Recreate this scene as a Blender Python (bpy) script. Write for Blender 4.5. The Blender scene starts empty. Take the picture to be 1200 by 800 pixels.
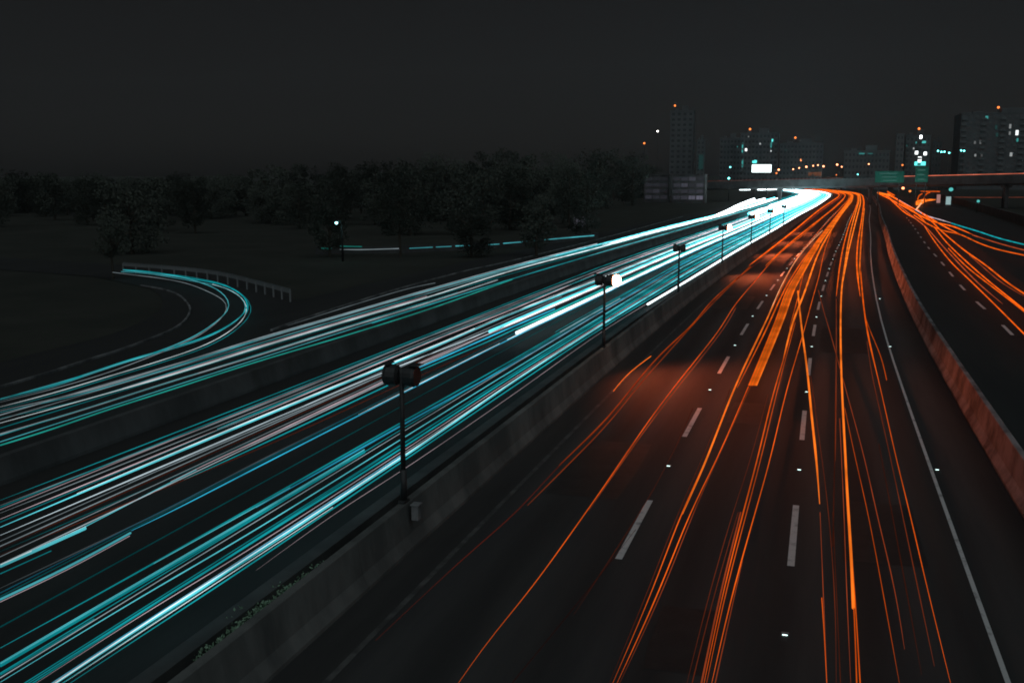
import bpy, bmesh, math, random
from mathutils import Vector
R_ = math.radians
sc = bpy.context.scene
COL = sc.collection
rnd = random.Random(7)

# ------------------------------------------------------------------ camera
FPX, CAMZ, VX, VY = 1167.0, 8.14, 968.0, 205.0      # focal length in px of a 1200 px wide frame
pitch = math.atan((400-VY)/FPX)
yaw = math.atan((VX-600)/FPX*math.cos(pitch))
cam = bpy.data.cameras.new('camera')
co = bpy.data.objects.new('camera', cam); COL.objects.link(co)
cam.sensor_width = 36.0; cam.lens = 36.0*FPX/1200
cam.clip_start = 0.1; cam.clip_end = 9000
co.location = (0, 0, CAMZ); co.rotation_euler = (R_(90)-pitch, 0, yaw)
sc.camera = co

# ------------------------------------------------------------------ world: night sky with a little city glow
w = bpy.data.worlds.new("World"); sc.world = w; w.use_nodes = True
nt = w.node_tree; bg = nt.nodes['Background']
sky = nt.nodes.new('ShaderNodeTexSky'); sky.sky_type = 'NISHITA'; sky.sun_disc = False
sky.sun_elevation = R_(55); sky.sun_rotation = R_(188)
hsv = nt.nodes.new('ShaderNodeHueSaturation'); hsv.inputs['Saturation'].default_value = 0.16
nt.links.new(sky.outputs['Color'], hsv.inputs['Color']); nt.links.new(hsv.outputs['Color'], bg.inputs['Color'])
bg.inputs['Strength'].default_value = 0.00178

# the glow of the overcast city sky, very soft
sun = bpy.data.lights.new('city_glow', 'SUN'); sun.energy = 0.58; sun.angle = R_(100); sun.color = (0.84, 0.98, 1.0)
so = bpy.data.objects.new('city_glow', sun); COL.objects.link(so)
so.rotation_euler = (R_(42), 0, R_(24)); so.location = (0, 0, 50)

sc.view_settings.view_transform = 'Standard'; sc.view_settings.look = 'None'
sc.view_settings.exposure = 0; sc.view_settings.gamma = 1; sc.view_settings.use_curve_mapping = False
sc.cycles.use_denoising = True; sc.cycles.filter_width = 1.8
sc.cycles.max_bounces = 4; sc.cycles.diffuse_bounces = 2; sc.cycles.glossy_bounces = 2
sc.cycles.sample_clamp_indirect = 2.0

# ------------------------------------------------------------------ helpers
F = (-math.sin(yaw)*math.cos(pitch), math.cos(yaw)*math.cos(pitch), -math.sin(pitch))
RT = (math.cos(yaw), math.sin(yaw), 0.0)
UP = (RT[1]*F[2]-RT[2]*F[1], RT[2]*F[0]-RT[0]*F[2], RT[0]*F[1]-RT[1]*F[0])
def ray(x, y):
    a = (x-600)/FPX; b = (400-y)/FPX
    return [F[i]+a*RT[i]+b*UP[i] for i in range(3)]
def un(x, y, z=0.0):                       # photo point -> the point of the plane at height z
    d = ray(x, y); t = (z-CAMZ)/d[2]
    return Vector((d[0]*t, d[1]*t, z))
def at(x, y, Y):                           # photo point -> world point at road distance Y
    d = ray(x, y); t = Y/d[1]
    return Vector((d[0]*t, Y, CAMZ+d[2]*t))

def proj_x(p):
    v = (p.x, p.y, p.z-CAMZ); return 600+FPX*sum(RT[i]*v[i] for i in range(3))/sum(F[i]*v[i] for i in range(3))
BT = [(-60,0),(0,0),(45,0),(70,.35),(108,1.5),(140,2.8),(200,4.9),(260,7.5),(343,10.1),(400,11.3),(440,10.0),(480,6.0),(540,-4.0),(600,-18.0),(660,-36.0)]
def bend(Y):                               # sideways shift of the motorway axis
    if Y <= BT[0][0]: return 0.0
    for i in range(len(BT)-1):
        if BT[i][0] <= Y <= BT[i+1][0]:
            x0, y0 = BT[i]; x1, y1 = BT[i+1]; t = (Y-x0)/(x1-x0)
            m0 = (y1-BT[i-1][1])/(x1-BT[i-1][0]) if i else 0
            j = min(i+2, len(BT)-1); m1 = (BT[j][1]-y0)/(BT[j][0]-x0)
            h = x1-x0
            return ((2*t**3-3*t**2+1)*y0+(t**3-2*t**2+t)*h*m0+(-2*t**3+3*t**2)*y1+(t**3-t**2)*h*m1)
    return BT[-1][1]-(Y-BT[-1][0])*0.3
YS = [-25, -10, 0, 5, 10, 15, 20, 25, 30, 35, 40, 46, 52, 60, 70, 80, 90, 100, 115, 130, 150, 170, 190, 210, 235, 260, 285, 310, 335, 360, 385, 410, 435, 460, 485, 510, 540, 570, 600]

def tag(o, label=None, cat=None, group=None, kind=None):
    if label: o['label'] = label
    if cat: o['category'] = cat
    if group: o['group'] = group
    if kind: o['kind'] = kind
    return o
def link(name, me, m=None, parent=None):
    o = bpy.data.objects.new(name, me); COL.objects.link(o)
    if m and me is not None and not me.materials: me.materials.append(m)
    if parent: o.parent = parent
    return o
def empty(name, loc, rz=0):
    o = bpy.data.objects.new(name, None); COL.objects.link(o); o.location = loc; o.rotation_euler = (0, 0, rz)
    o.empty_display_size = .2
    return o
def fin(bm, name, m, parent=None, smooth=False):
    me = bpy.data.meshes.new(name); bmesh.ops.recalc_face_normals(bm, faces=bm.faces); bm.to_mesh(me); bm.free()
    if smooth:
        for p in me.polygons: p.use_smooth = True
    return link(name, me, m, parent)
def box(bm, c, s, rz=0.0, bev=0.0):
    r = bmesh.ops.create_cube(bm, size=1.0)
    vs = r['verts']; cz, sz = math.cos(rz), math.sin(rz)
    for v in vs:
        x, y, z = v.co.x*s[0], v.co.y*s[1], v.co.z*s[2]
        v.co = Vector((c[0]+x*cz-y*sz, c[1]+x*sz+y*cz, c[2]+z))
    if bev > 0:
        es = list({e for v in vs for e in v.link_edges})
        bmesh.ops.bevel(bm, geom=es, offset=bev, segments=2, affect='EDGES', profile=.5)
def tube(bm, pts, rad, n=8, caps=True):
    pts = [Vector(p) for p in pts]; rings = []
    rr = rad if isinstance(rad, (list, tuple)) else [rad]*len(pts)
    for i, p in enumerate(pts):
        a = pts[max(i-1, 0)]; b = pts[min(i+1, len(pts)-1)]
        t = (b-a)
        if t.length < 1e-9: t = Vector((0, 0, 1))
        t.normalize()
        ref = Vector((0, 0, 1)) if abs(t.z) < .9 else Vector((1, 0, 0))
        u = t.cross(ref).normalized(); v = u.cross(t).normalized()
        rings.append([bm.verts.new(p+rr[i]*(math.cos(k*2*math.pi/n)*u+math.sin(k*2*math.pi/n)*v)) for k in range(n)])
    for a, b in zip(rings, rings[1:]):
        for k in range(n): bm.faces.new((a[k], a[(k+1) % n], b[(k+1) % n], b[k]))
    if caps: bm.faces.new(rings[0][::-1]); bm.faces.new(rings[-1])
def sweep(bm, path, profile, closed=True):
    """profile = (side, height) pairs; side is measured to the right of the path"""
    rings = []
    for i, p in enumerate(path):
        a = path[max(i-1, 0)]; b = path[min(i+1, len(path)-1)]
        t = Vector((b[0]-a[0], b[1]-a[1], 0)).normalized(); r = Vector((t.y, -t.x, 0))
        rings.append([bm.verts.new(Vector((p[0], p[1], p[2] if len(p) > 2 else 0))+r*s+Vector((0, 0, h))) for s, h in profile])
    n = len(profile)
    for a, b in zip(rings, rings[1:]):
        for k in range(n if closed else n-1): bm.faces.new((a[k], a[(k+1) % n], b[(k+1) % n], b[k]))
    if closed: bm.faces.new(rings[0][::-1]); bm.faces.new(rings[-1])
def axis_path(X, y0=-25, y1=600, z=0):
    return [(X+bend(Y), Y, z) for Y in YS if y0 <= Y <= y1]
def strip(name, left, right, z, m):
    bm = bmesh.new(); prev = None
    for a, b in zip(left, right):
        va = bm.verts.new((a[0], a[1], z)); vb = bm.verts.new((b[0], b[1], z))
        if prev: bm.faces.new((prev[0], prev[1], vb, va))
        prev = (va, vb)
    me = bpy.data.meshes.new(name); bm.to_mesh(me); bm.free()
    for p in me.polygons:
        if p.normal.z < 0: p.flip()
    return link(name, me, m)

# ------------------------------------------------------------------ materials
def mat(name, base, rough=.8, spec=.3, metal=0.0, noise=None, bump=0.0, streak=False, alpha=None):
    m = bpy.data.materials.new(name); m.use_nodes = True; nt = m.node_tree
    b = nt.nodes['Principled BSDF']; b.inputs['Roughness'].default_value = rough; b.inputs['Metallic'].default_value = metal
    b.inputs['Specular IOR Level'].default_value = spec
    b.inputs['Base Color'].default_value = (*base, 1)
    if noise:
        scale, c2, lo, hi = noise
        tc = nt.nodes.new('ShaderNodeTexCoord'); mp = nt.nodes.new('ShaderNodeMapping')
        nt.links.new(tc.outputs['Object'], mp.inputs['Vector'])
        if streak: mp.inputs['Scale'].default_value = streak
        n = nt.nodes.new('ShaderNodeTexNoise'); n.inputs['Scale'].default_value = scale; n.inputs['Detail'].default_value = 9
        n.inputs['Roughness'].default_value = .65
        nt.links.new(mp.outputs['Vector'], n.inputs['Vector'])
        r = nt.nodes.new('ShaderNodeValToRGB'); r.color_ramp.elements[0].position = lo; r.color_ramp.elements[1].position = hi
        r.color_ramp.elements[0].color = (*base, 1); r.color_ramp.elements[1].color = (*c2, 1)
        nt.links.new(n.outputs['Fac'], r.inputs['Fac']); nt.links.new(r.outputs['Color'], b.inputs['Base Color'])
        if bump:
            n2 = nt.nodes.new('ShaderNodeTexNoise'); n2.inputs['Scale'].default_value = scale*9; n2.inputs['Detail'].default_value = 6
            nt.links.new(mp.outputs['Vector'], n2.inputs['Vector'])
            bp = nt.nodes.new('ShaderNodeBump'); bp.inputs['Strength'].default_value = bump; bp.inputs['Distance'].default_value = .03
            nt.links.new(n2.outputs['Fac'], bp.inputs['Height']); nt.links.new(bp.outputs['Normal'], b.inputs['Normal'])
    return m
M = {}
M['asphalt'] = mat('asphalt', (.036, .036, .038), .82, .25, noise=(.5, (.062, .061, .060), .35, .72), bump=.25, streak=(1.6, .12, 1))
M['asphalt_old'] = mat('asphalt_old', (.026, .026, .027), .85, .2, noise=(.4, (.036, .036, .036), .3, .7), bump=.25, streak=(1.4, .15, 1))
M['patch'] = mat('asphalt_patch', (.022, .022, .023), .7, .35, noise=(2, (.035, .035, .035), .35, .7), bump=.3)
M['soil'] = mat('soil', (.036, .038, .033), .95, .1, noise=(.15, (.052, .052, .045), .4, .7), bump=.4)
M['concrete'] = mat('concrete', (.085, .09, .09), .85, .25, noise=(.55, (.20, .205, .20), .38, .70), bump=.35, streak=(1, 1, .35))
M['concrete_wall'] = mat('old_concrete', (.055, .058, .06), .88, .2, noise=(.45, (.11, .115, .12), .38, .70), bump=.35, streak=(1, 1, .35))
M['concrete_light'] = mat('concrete_light', (.07, .07, .074), .8, .25, noise=(.9, (.27, .27, .28), .40, .62), bump=.35, streak=(1, .6, .5))
M['concrete_dark'] = mat('concrete_dark', (.05, .05, .052), .9, .2, noise=(.4, (.10, .10, .10), .4, .7), bump=.3)
M['paint'] = mat('road_paint', (.62, .63, .64), .6, .3, noise=(3.0, (.30, .30, .31), .52, .68), bump=.2)
M['paint_worn'] = mat('worn_road_paint', (.10, .10, .10), .8, .3, noise=(1.6, (.05, .05, .05), .40, .56), bump=.2)
M['steel'] = mat('galvanised_steel', (.24, .25, .26), .5, .5, .25, noise=(2, (.24, .24, .25), .4, .7))
M['dark_metal'] = mat('dark_metal', (.035, .037, .04), .5, .4, .3, noise=(6, (.055, .055, .055), .4, .7))
M['leaf'] = mat('foliage', (.060, .068, .058), .8, .05, noise=(.9, (.070, .078, .066), .35, .7))
M['leaf_dark'] = mat('dark_foliage', (.056, .064, .054), .8, .05, noise=(.7, (.066, .074, .062), .35, .7))
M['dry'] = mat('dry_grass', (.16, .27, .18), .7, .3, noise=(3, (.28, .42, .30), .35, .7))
M['bark'] = mat('bark', (.04, .033, .026), .95, .1, noise=(3, (.07, .06, .05), .4, .7), bump=.5)
M['facade'] = mat('render_facade', (.085, .09, .095), .85, .2, noise=(.12, (.13, .135, .14), .35, .7))
M['facade_pale'] = mat('pale_facade', (.10, .11, .115), .85, .2, noise=(.1, (.15, .16, .165), .35, .7))
M['pane'] = mat('dark_window_glass', (.05, .055, .06), .15, .5)
M['sign_green'] = mat('green_sign', (.01, .16, .12), .5, .4, noise=(.8, (.012, .20, .15), .4, .7))
M['sign_pale'] = mat('pale_sign', (.30, .27, .32), .6, .3, noise=(1.5, (.42, .38, .44), .4, .7))

def emis(name, col, s):
    if name in M: return M[name]
    m = bpy.data.materials.new(name); m.use_nodes = True; nt = m.node_tree
    b = nt.nodes['Principled BSDF']; b.inputs['Base Color'].default_value = (.02, .02, .02, 1)
    b.inputs['Emission Color'].default_value = (*col, 1); b.inputs['Emission Strength'].default_value = s
    M[name] = m; return m
def streak_mat(key, col, s0, s1, y0, y1):
    """glowing streak; the lamps blaze more strongly the further down the road"""
    k = 'streak_%s_%g_%g' % (key, s0, s1)
    if k in M: return M[k]
    m = bpy.data.materials.new(k); m.use_nodes = True; nt = m.node_tree
    for n in list(nt.nodes): nt.nodes.remove(n)
    out = nt.nodes.new('ShaderNodeOutputMaterial'); e = nt.nodes.new('ShaderNodeEmission'); e.inputs['Color'].default_value = (*col, 1)
    g = nt.nodes.new('ShaderNodeNewGeometry'); sx = nt.nodes.new('ShaderNodeSeparateXYZ'); mr = nt.nodes.new('ShaderNodeMapRange')
    nt.links.new(g.outputs['Position'], sx.inputs[0]); nt.links.new(sx.outputs['Y'], mr.inputs['Value'])
    mr.inputs['From Min'].default_value = y0; mr.inputs['From Max'].default_value = y1
    mr.inputs['To Min'].default_value = s0; mr.inputs['To Max'].default_value = s1
    ns = nt.nodes.new('ShaderNodeTexNoise'); ns.inputs['Scale'].default_value = .35; ns.inputs['Detail'].default_value = 3
    nt.links.new(g.outputs['Position'], ns.inputs['Vector'])
    m2 = nt.nodes.new('ShaderNodeMapRange'); m2.inputs['From Min'].default_value = .35; m2.inputs['From Max'].default_value = .65
    m2.inputs['To Min'].default_value = .62; m2.inputs['To Max'].default_value = 1.22; nt.links.new(ns.outputs['Fac'], m2.inputs['Value'])
    mu = nt.nodes.new('ShaderNodeMath'); mu.operation = 'MULTIPLY'
    nt.links.new(mr.outputs['Result'], mu.inputs[0]); nt.links.new(m2.outputs['Result'], mu.inputs[1])
    nt.links.new(mu.outputs[0], e.inputs['Strength']); nt.links.new(e.outputs[0], out.inputs['Surface'])
    M[k] = m; return m

# ------------------------------------------------------------------ ground and roads
def sheet(name, x0, x1, y0, y1, z, m):
    bm = bmesh.new(); vs = [bm.verts.new(p) for p in ((x0, y0, z), (x1, y0, z), (x1, y1, z), (x0, y1, z))]; bm.faces.new(vs)
    return fin(bm, name, m)
nt = M['asphalt'].node_tree; b = nt.nodes['Principled BSDF']
src = b.inputs['Base Color'].links[0].from_socket
tc = nt.nodes.new('ShaderNodeTexCoord'); sx = nt.nodes.new('ShaderNodeSeparateXYZ'); nt.links.new(tc.outputs['Object'], sx.inputs[0])
mm = nt.nodes.new('ShaderNodeMath'); mm.operation = 'MULTIPLY_ADD'; mm.inputs[1].default_value = 2*math.pi/1.77; mm.inputs[2].default_value = .6; nt.links.new(sx.outputs['X'], mm.inputs[0])
sn = nt.nodes.new('ShaderNodeMath'); sn.operation = 'SINE'; nt.links.new(mm.outputs[0], sn.inputs[0])
mr = nt.nodes.new('ShaderNodeMapRange'); mr.inputs['From Min'].default_value = -1; mr.inputs['To Min'].default_value = .72; mr.inputs['To Max'].default_value = 1.12; nt.links.new(sn.outputs[0], mr.inputs['Value'])
vm = nt.nodes.new('ShaderNodeVectorMath'); vm.operation = 'SCALE'; nt.links.new(src, vm.inputs[0]); nt.links.new(mr.outputs['Result'], vm.inputs['Scale']); nt.links.new(vm.outputs[0], b.inputs['Base Color'])
g = sheet('ground', -3500, 3500, -200, 6000, -0.03, M['soil']); tag(g, kind='structure')
tag(strip('road', axis_path(-8.25), axis_path(4.95), 0.0, M['asphalt']), kind='structure')
tag(strip('road', axis_path(-20.6), axis_path(-9.9), 0.002, M['asphalt_old']), kind='structure')
tag(strip('road', axis_path(-33.0, -25, 360), axis_path(-20.9, -25, 360), 0.006, M['asphalt_old']), kind='structure')
tag(strip('median', axis_path(-9.9), axis_path(-8.3), 0.004, M['soil']), kind='structure')

# catmull-rom through photo points, then onto the plane of the lamps
def smooth(pts, n=7):
    if len(pts) < 3: n = 14
    P = [Vector(p) for p in pts]; out = []
    for i in range(len(P)-1):
        a = P[i-1] if i else P[0]*2-P[1]; b = P[i]; c = P[i+1]; d = P[i+2] if i+2 < len(P) else P[-1]*2-P[-2]
        for k in range(n):
            t = k/n
            out.append(.5*((2*b)+(c-a)*t+(2*a-5*b+4*c-d)*t*t+(3*b-a-3*c+d)*t**3))
    out.append(P[-1]); return out
def ground_path(px, z=0.0, n=7): return [un(p.x, p.y, z) for p in smooth([(x, y) for x, y in px], n)]

# the right-hand road
rd_line = [(1240,448),(1175,381),(1146,355),(1126,335),(1103,307),(1087,289),(1068,262),(1052,243),(1040,230)]
rl = ground_path(rd_line)
def offset_path(path, d):
    out = []
    for i, p in enumerate(path):
        a = path[max(i-1, 0)]; b = path[min(i+1, len(path)-1)]
        t = Vector((b[0]-a[0], b[1]-a[1], 0)).normalized(); out.append(Vector((p[0]+t.y*d, p[1]-t.x*d, p[2])))
    return out
rl0 = [Vector((rl[0].x-.2*k, rl[0].y-12*k, 0)) for k in (5, 4, 3, 2, 1)]+rl
tag(strip('road', offset_path(rl0, -4.0), offset_path(rl0, 16), 0.003, M['asphalt_old']), kind='structure')
# the slip road on the left that curls away
rampA = [(-60,483),(0,467),(60,452),(105,437),(150,422),(192,410),(240,395),(270,380),(286.5,366.5),(290.4,357.5),(286.5,348.5),(276,340.4),(258,333),(225,326.6),(180,319),(144,316),(100,313),(40,309),(-60,303)]
rp = ground_path(rampA)
tag(strip('slip_road', offset_path(rp, -5.2)[::1], offset_path(rp, 3.0), 0.010, M['asphalt_old']), kind='structure')

for k_, (X, Y, wd, L) in enumerate([(-5.6, 24, 1.9, 5.5), (-2.1, 33, 1.3, 3.2), (1.6, 21.5, 1.7, 4.2), (1.2, 48, 2.1, 8), (-5.3, 62, 2.2, 7), (-2.0, 15.5, 1.1, 2.6)]):
    bm = bmesh.new(); n = 5
    vs = [bm.verts.new((X+a*wd/2+rnd.uniform(-.04, .04), Y+b*L, .004)) for a, b in ((-1, 0), (1, .01), (1.02, .5), (1, 1), (-1, .99), (-1.03, .45))]; bm.faces.new(vs)
    tag(fin(bm, 'road_patch', M['patch']), kind='structure')
bm = bmesh.new()
# painted lines
def dash(X, Y, L, wd, m, z=.008):
    bm = bmesh.new()
    n = 4
    pv = None
    for i in range(n+1):
        y = Y+L*i/n; x = X+bend(y)
        a = bm.verts.new((x-wd/2, y, z)); b = bm.verts.new((x+wd/2, y, z))
        if pv: bm.faces.new((pv[0], pv[1], b, a))
        pv = (a, b)
    return fin(bm, 'lane_dash', m)
k = 0
names = ['nearest', 'second nearest', 'third', 'fourth', 'fifth', 'sixth', 'seventh', 'eighth', 'ninth', 'tenth', 'eleventh', 'twelfth', 'thirteenth', 'fourteenth', 'fifteenth', 'sixteenth', 'seventeenth', 'eighteenth', 'nineteenth', 'twentieth'] + ['%dth' % i for i in range(21, 60)]
for line, (X, Y0) in (('left', (-3.83, 20.1)), ('right', (-.28, 20.8))):
    for i in range(26):
        Y = Y0+10.62*i
        o = dash(X, Y, 4.1, .15, M['paint'])
        tag(o, '%s white dash of the %s lane line between orange streaks' % (names[i].capitalize(), line), 'road marking', 'white lane dashes on the orange-lit road')
bm = bmesh.new(); sweep(bm, axis_path(3.25, -10, 420, .008), [(-.045, 0), (.045, 0)], closed=False)
tag(fin(bm, 'edge_line', M['paint']), 'long continuous pale edge line beside the right-hand barrier', 'road marking')
bm = bmesh.new(); sweep(bm, axis_path(-7.35, -10, 420, .008), [(-.06, 0), (.06, 0)], closed=False)
tag(fin(bm, 'edge_line', M['paint_worn']), 'faint worn edge line at the foot of the median barrier', 'road marking')
# dashes of the right-hand road
acc = 0; di = 0; seg = []
for a, b in zip(rl, rl[1:]):
    L = (b-a).length; n = max(1, int(L/.8)+1)
    for q in range(n): seg.append((a.lerp(b, q/n), acc+L*q/n))
    acc += L
for di in range(16):
    s0 = di*10.6+1.5
    pts = [p for p, s in seg if s0 <= s <= s0+4.4]
    if len(pts) < 2: continue
    bm = bmesh.new(); sweep(bm, [(p.x, p.y, .010) for p in pts], [(-.09, 0), (.09, 0)], closed=False)
    tag(fin(bm, 'lane_dash', M['paint']), '%s dash of the lane line on the road right of the barrier' % names[di].capitalize(), 'road marking', 'dashes on the right-hand road')
# kerb inside the slip road curve
bm = bmesh.new(); kp = ground_path([(-60,472),(0,455),(60,437),(100,424),(144,410),(180,396.5),(204,386),(217.5,375.5),(222.6,365),(220.5,357.5),(210,347),(192,340),(165,335)])
sweep(bm, kp, [(-.06, -.02), (-.06, .10), (.06, .10), (.06, -.02)]); tag(fin(bm, 'kerb', M['concrete_light']), 'pale curved kerb on the inside of the slip road bend', 'kerb')

# ------------------------------------------------------------------ barriers
JERSEY = [(-.30, -.02), (-.30, .08), (-.17, .32), (-.09, .98), (-.07, 1.0), (.07, 1.0), (.09, .98), (.17, .32), (.30, .08), (.30, -.02)]
def barrier(path, prof, m, name='concrete_barrier', seglen=6.0):
    """barrier built of cast blocks with narrow joints"""
    P = [Vector((p[0], p[1], p[2] if len(p) > 2 else 0)) for p in path]; cum = [0]
    for a, b in zip(P, P[1:]): cum.append(cum[-1]+(b-a).length)
    def pos(s):
        for i in range(len(P)-1):
            if cum[i] <= s <= cum[i+1]: return P[i].lerp(P[i+1], (s-cum[i])/max(cum[i+1]-cum[i], 1e-6))
        return P[-1]
    bm = bmesh.new(); s = 0
    while s < cum[-1]-.5:
        e = min(s+seglen-.012, cum[-1]); j = rnd.uniform(-.004, .004)
        sweep(bm, [tuple(pos(s+(e-s)*q/3)+Vector((j, 0, 0))) for q in range(4)], prof); s += seglen
        if s > 260: seglen = 14
    return fin(bm, name, m)
o = barrier(axis_path(-8.25, -25, 520), [(a-.3, b) for a, b in JERSEY], M['concrete']); tag(o, 'grey concrete median barrier with lamp poles rising behind it', 'barrier')
o = barrier(axis_path(4.95, -25, 420), [(a*1.0+.32, b*1.0) for a, b in JERSEY], M['concrete_light']); tag(o, 'stained pale concrete barrier right of the orange streaks, lit red further off', 'barrier')
o = barrier(axis_path(-9.95, -25, 520), [(-.22, -.02), (-.2, .22), (.2, .26), (.22, -.02)], M['concrete_dark']); tag(o, 'low dark wall edging the carriageway of bright white and cyan streaks', 'barrier')
o = barrier(axis_path(-20.75, -25, 390), [(-.28, -.02), (-.28, .1), (-.12, .72), (.12, .72), (.28, .1), (.28, -.02)], M['concrete_wall']); tag(o, 'dim concrete wall between the middle and the left-hand bundles of streaks', 'barrier')
up_kerb = ground_path([(318,388),(337,381),(400,360),(475,337),(550,317),(600,306),(700,281),(800,254)])
bm = bmesh.new(); sweep(bm, up_kerb, [(-.06, -.02), (-.06, .10), (.06, .10), (.06, -.02)]); tag(fin(bm, 'kerb', M['concrete_light']), 'thin grey kerb along the far side of the left-hand road', 'kerb')
# wall right of the right-hand road
wp = offset_path(rl0, 17)
o = barrier([tuple(p) for p in wp], [(-.2, -.02), (-.2, 1.6), (.2, 1.6), (.2, -.02)], M['concrete_dark'], 'retaining_wall'); tag(o, 'dark low retaining wall beyond the right-hand road', 'wall')

# steel guardrail on the outside of the slip road bend
root = empty('guardrail', (0, 0, 0)); tag(root, 'steel guardrail on short posts round the outside of the slip road bend', 'guardrail')
gp = [un(p.x, p.y, .72) for p in smooth([(144,309.5),(204,314),(255,320),(300,330.5),(340,341)], 8)]
bm = bmesh.new(); sweep(bm, [(p.x, p.y, .56) for p in gp], [(-.02, 0), (-.05, .05), (-.02, .12), (-.05, .16), (-.02, .22), (-.05, .27), (-.02, .32), (.0, .32), (-.02, .22), (-.0, .05), (0, 0)])
fin(bm, 'rail', M['steel'], root)
post_me = None
for p in gp[::2]:
    if post_me is None:
        bm = bmesh.new(); box(bm, (0, 0, .38), (.09, .12, .80), bev=.01); q = fin(bm, 'post', M['steel'], root); post_me = q.data
    else: q = link('post', post_me, None, root)
    q.location = (p.x, p.y, 0)

# ------------------------------------------------------------------ streaks of head and tail lamps
CM = {'orange': (1.0, .13, .006), 'amber': (1.0, .19, .015), 'red': (1.0, .09, .03), 'hot': (1.0, .42, .2), 'brown': (.9, .14, .04),
      'teal': (.01, .50, .56), 'cyan': (.12, .72, .82), 'blue': (.03, .46, .70), 'white': (.78, .92, .95), 'pink': (.80, .62, .68), 'grey': (.55, .68, .74), 'green': (.03, .60, .50)}
NAME = {'orange': 'orange', 'amber': 'amber', 'red': 'deep red', 'hot': 'white-hot orange', 'brown': 'faint brownish', 'teal': 'teal', 'cyan': 'bright cyan', 'blue': 'blue', 'white': 'white', 'pink': 'pinkish white', 'grey': 'pale grey', 'green': 'sea green'}
groups = {}
def even(px):
    P = smooth(px, 12); Q = [P[0]]; acc = 0
    for a, b in zip(P, P[1:]):                      # even spacing that tightens towards the horizon
        L = (b-a).length
        if L < 1e-6: continue
        pos = 0
        while True:
            st = max(1.6, (a.lerp(b, pos/L).y-VY)*.045)
            if pos+st-acc > L: acc += L-pos; break
            pos += st-acc; acc = 0; Q.append(a.lerp(b, pos/L))
    if (Q[-1]-P[-1]).length > .5: Q.append(P[-1])
    for it in range(5 if abs(px[0][0]-px[-1][0]) > 0 and min(p[0] for p in px) > 300 or min(p[1] for p in px) > 330 or max(p[0] for p in px) > 320 else 1):
        Q = [Q[0]]+[(Q[i-1]+Q[i]*2+Q[i+1])/4 for i in range(1, len(Q)-1)]+[Q[-1]]
    return Q
def trail(grp, col, px, wpx, s, z=.65, ext=None, far=None, ny=None, note=''):
    """grp bundle; px photo points near to far; wpx apparent width of the lamp in the near part; s strength near, far strength far"""
    P = even(px); W = [un(p.x, p.y, z) for p in P]
    if grp == 'main': wpx *= .74
    if grp == 'upper': wpx *= .8
    if grp in ('orange', 'ramp'): wpx *= .84
    if grp == 'right': wpx *= .70
    if grp == 'main': s *= 1.25
    if ext:
        off = W[-1].x-bend(W[-1].y)
        for Y in YS:
            if W[-1].y+6 < Y <= ext: W.append(Vector((off+bend(Y), Y, z)))
    d0 = W[0].y if W[0].y > 12 else 12
    r0 = wpx/2*math.hypot(d0, W[0].x, CAMZ-z)/FPX
    rr = [min(.42, r0*(1+max(0, p.y-d0)/(d0*1.3+(45 if grp in ('main', 'upper') else 45)))) for p in W]
    if (not note or 'pointed' in note) and len(W) > 14:
        n = max(4, len(W)//9)
        for i in range(n): rr[i] *= .25+.75*(i/n)
    groups.setdefault(grp, []).append((W, rr, col, s, far if far else s, z, wpx, note))
    if grp in ('main', 'upper') and wpx >= 2.6 and s < 1.2:
        n = int(len(W)*rnd.uniform(.55, 1)); d = rnd.uniform(-.9, .9)
        W2 = [p+Vector((d*q, 0, 1.02*q)) for p, q in zip(W[:n], rr)]
        groups[grp].append((W2, [q*rnd.uniform(.22, .3) for q in rr[:n]], {'teal': 'cyan', 'blue': 'cyan', 'cyan': 'white'}.get(col, 'white'), s*1.35, s*1.6, z, 1.2, ', riding a broader one'))
def build_trails():
    info = {
     'main': ('light_trail', 'middle-carriageway headlight streak', 'headlight streaks of the middle carriageway'),
     'upper': ('light_trail', 'left-hand road headlight streak', 'headlight streaks of the left-hand road'),
     'ramp': ('light_trail', 'headlight streak on the slip road bend', 'headlight streaks on the slip road'),
     'orange': ('light_trail', 'near-road taillight streak', 'taillight streaks of the near road'),
     'right': ('light_trail', 'right-hand road taillight streak', 'taillight streaks of the right-hand road'),
     'turn': ('light_trail', 'looping streak at the far junction', 'taillight loops at the far junction'),
     'edge': ('light_trail', 'streak behind the far left tree trunks', 'broken streak beyond the trees')}
    side = {'main': 'median', 'upper': 'the dim wall', 'ramp': 'outside', 'orange': 'right', 'right': 'the barrier', 'turn': 'right', 'edge': 'right'}
    ORD = lambda n: '%d%s' % (n, 'th' if 10 < n % 100 < 14 else {1: 'st', 2: 'nd', 3: 'rd'}.get(n % 10, 'th'))
    for g, lst in groups.items():
        nm, base, grp = info[g]
        def key(t):
            W = t[0]; p = W[len(W)//3]
            return -(p.x-bend(p.y)) if g != 'right' else (p.x-bend(p.y))
        lst.sort(key=key)
        for i, (W, rr, col, s, far, z, wpx, note) in enumerate(lst):
            bm = bmesh.new(); tube(bm, W, rr, 6)
            if col == 'x': continue
            m = streak_mat(col, CM[col], s, min(far, 6), 70, 250)
            o = fin(bm, nm, m)
            th = 'thin' if wpx < 2.2 else ('broad' if wpx > 4.4 else 'medium')
            lab = '%s %s %s, %s from %s%s' % (th.capitalize(), NAME[col], base, ORD(i+1), side[g], note if len(note) < 34 else '')
            tag(o, lab, 'light trail', grp)

T = trail
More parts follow.
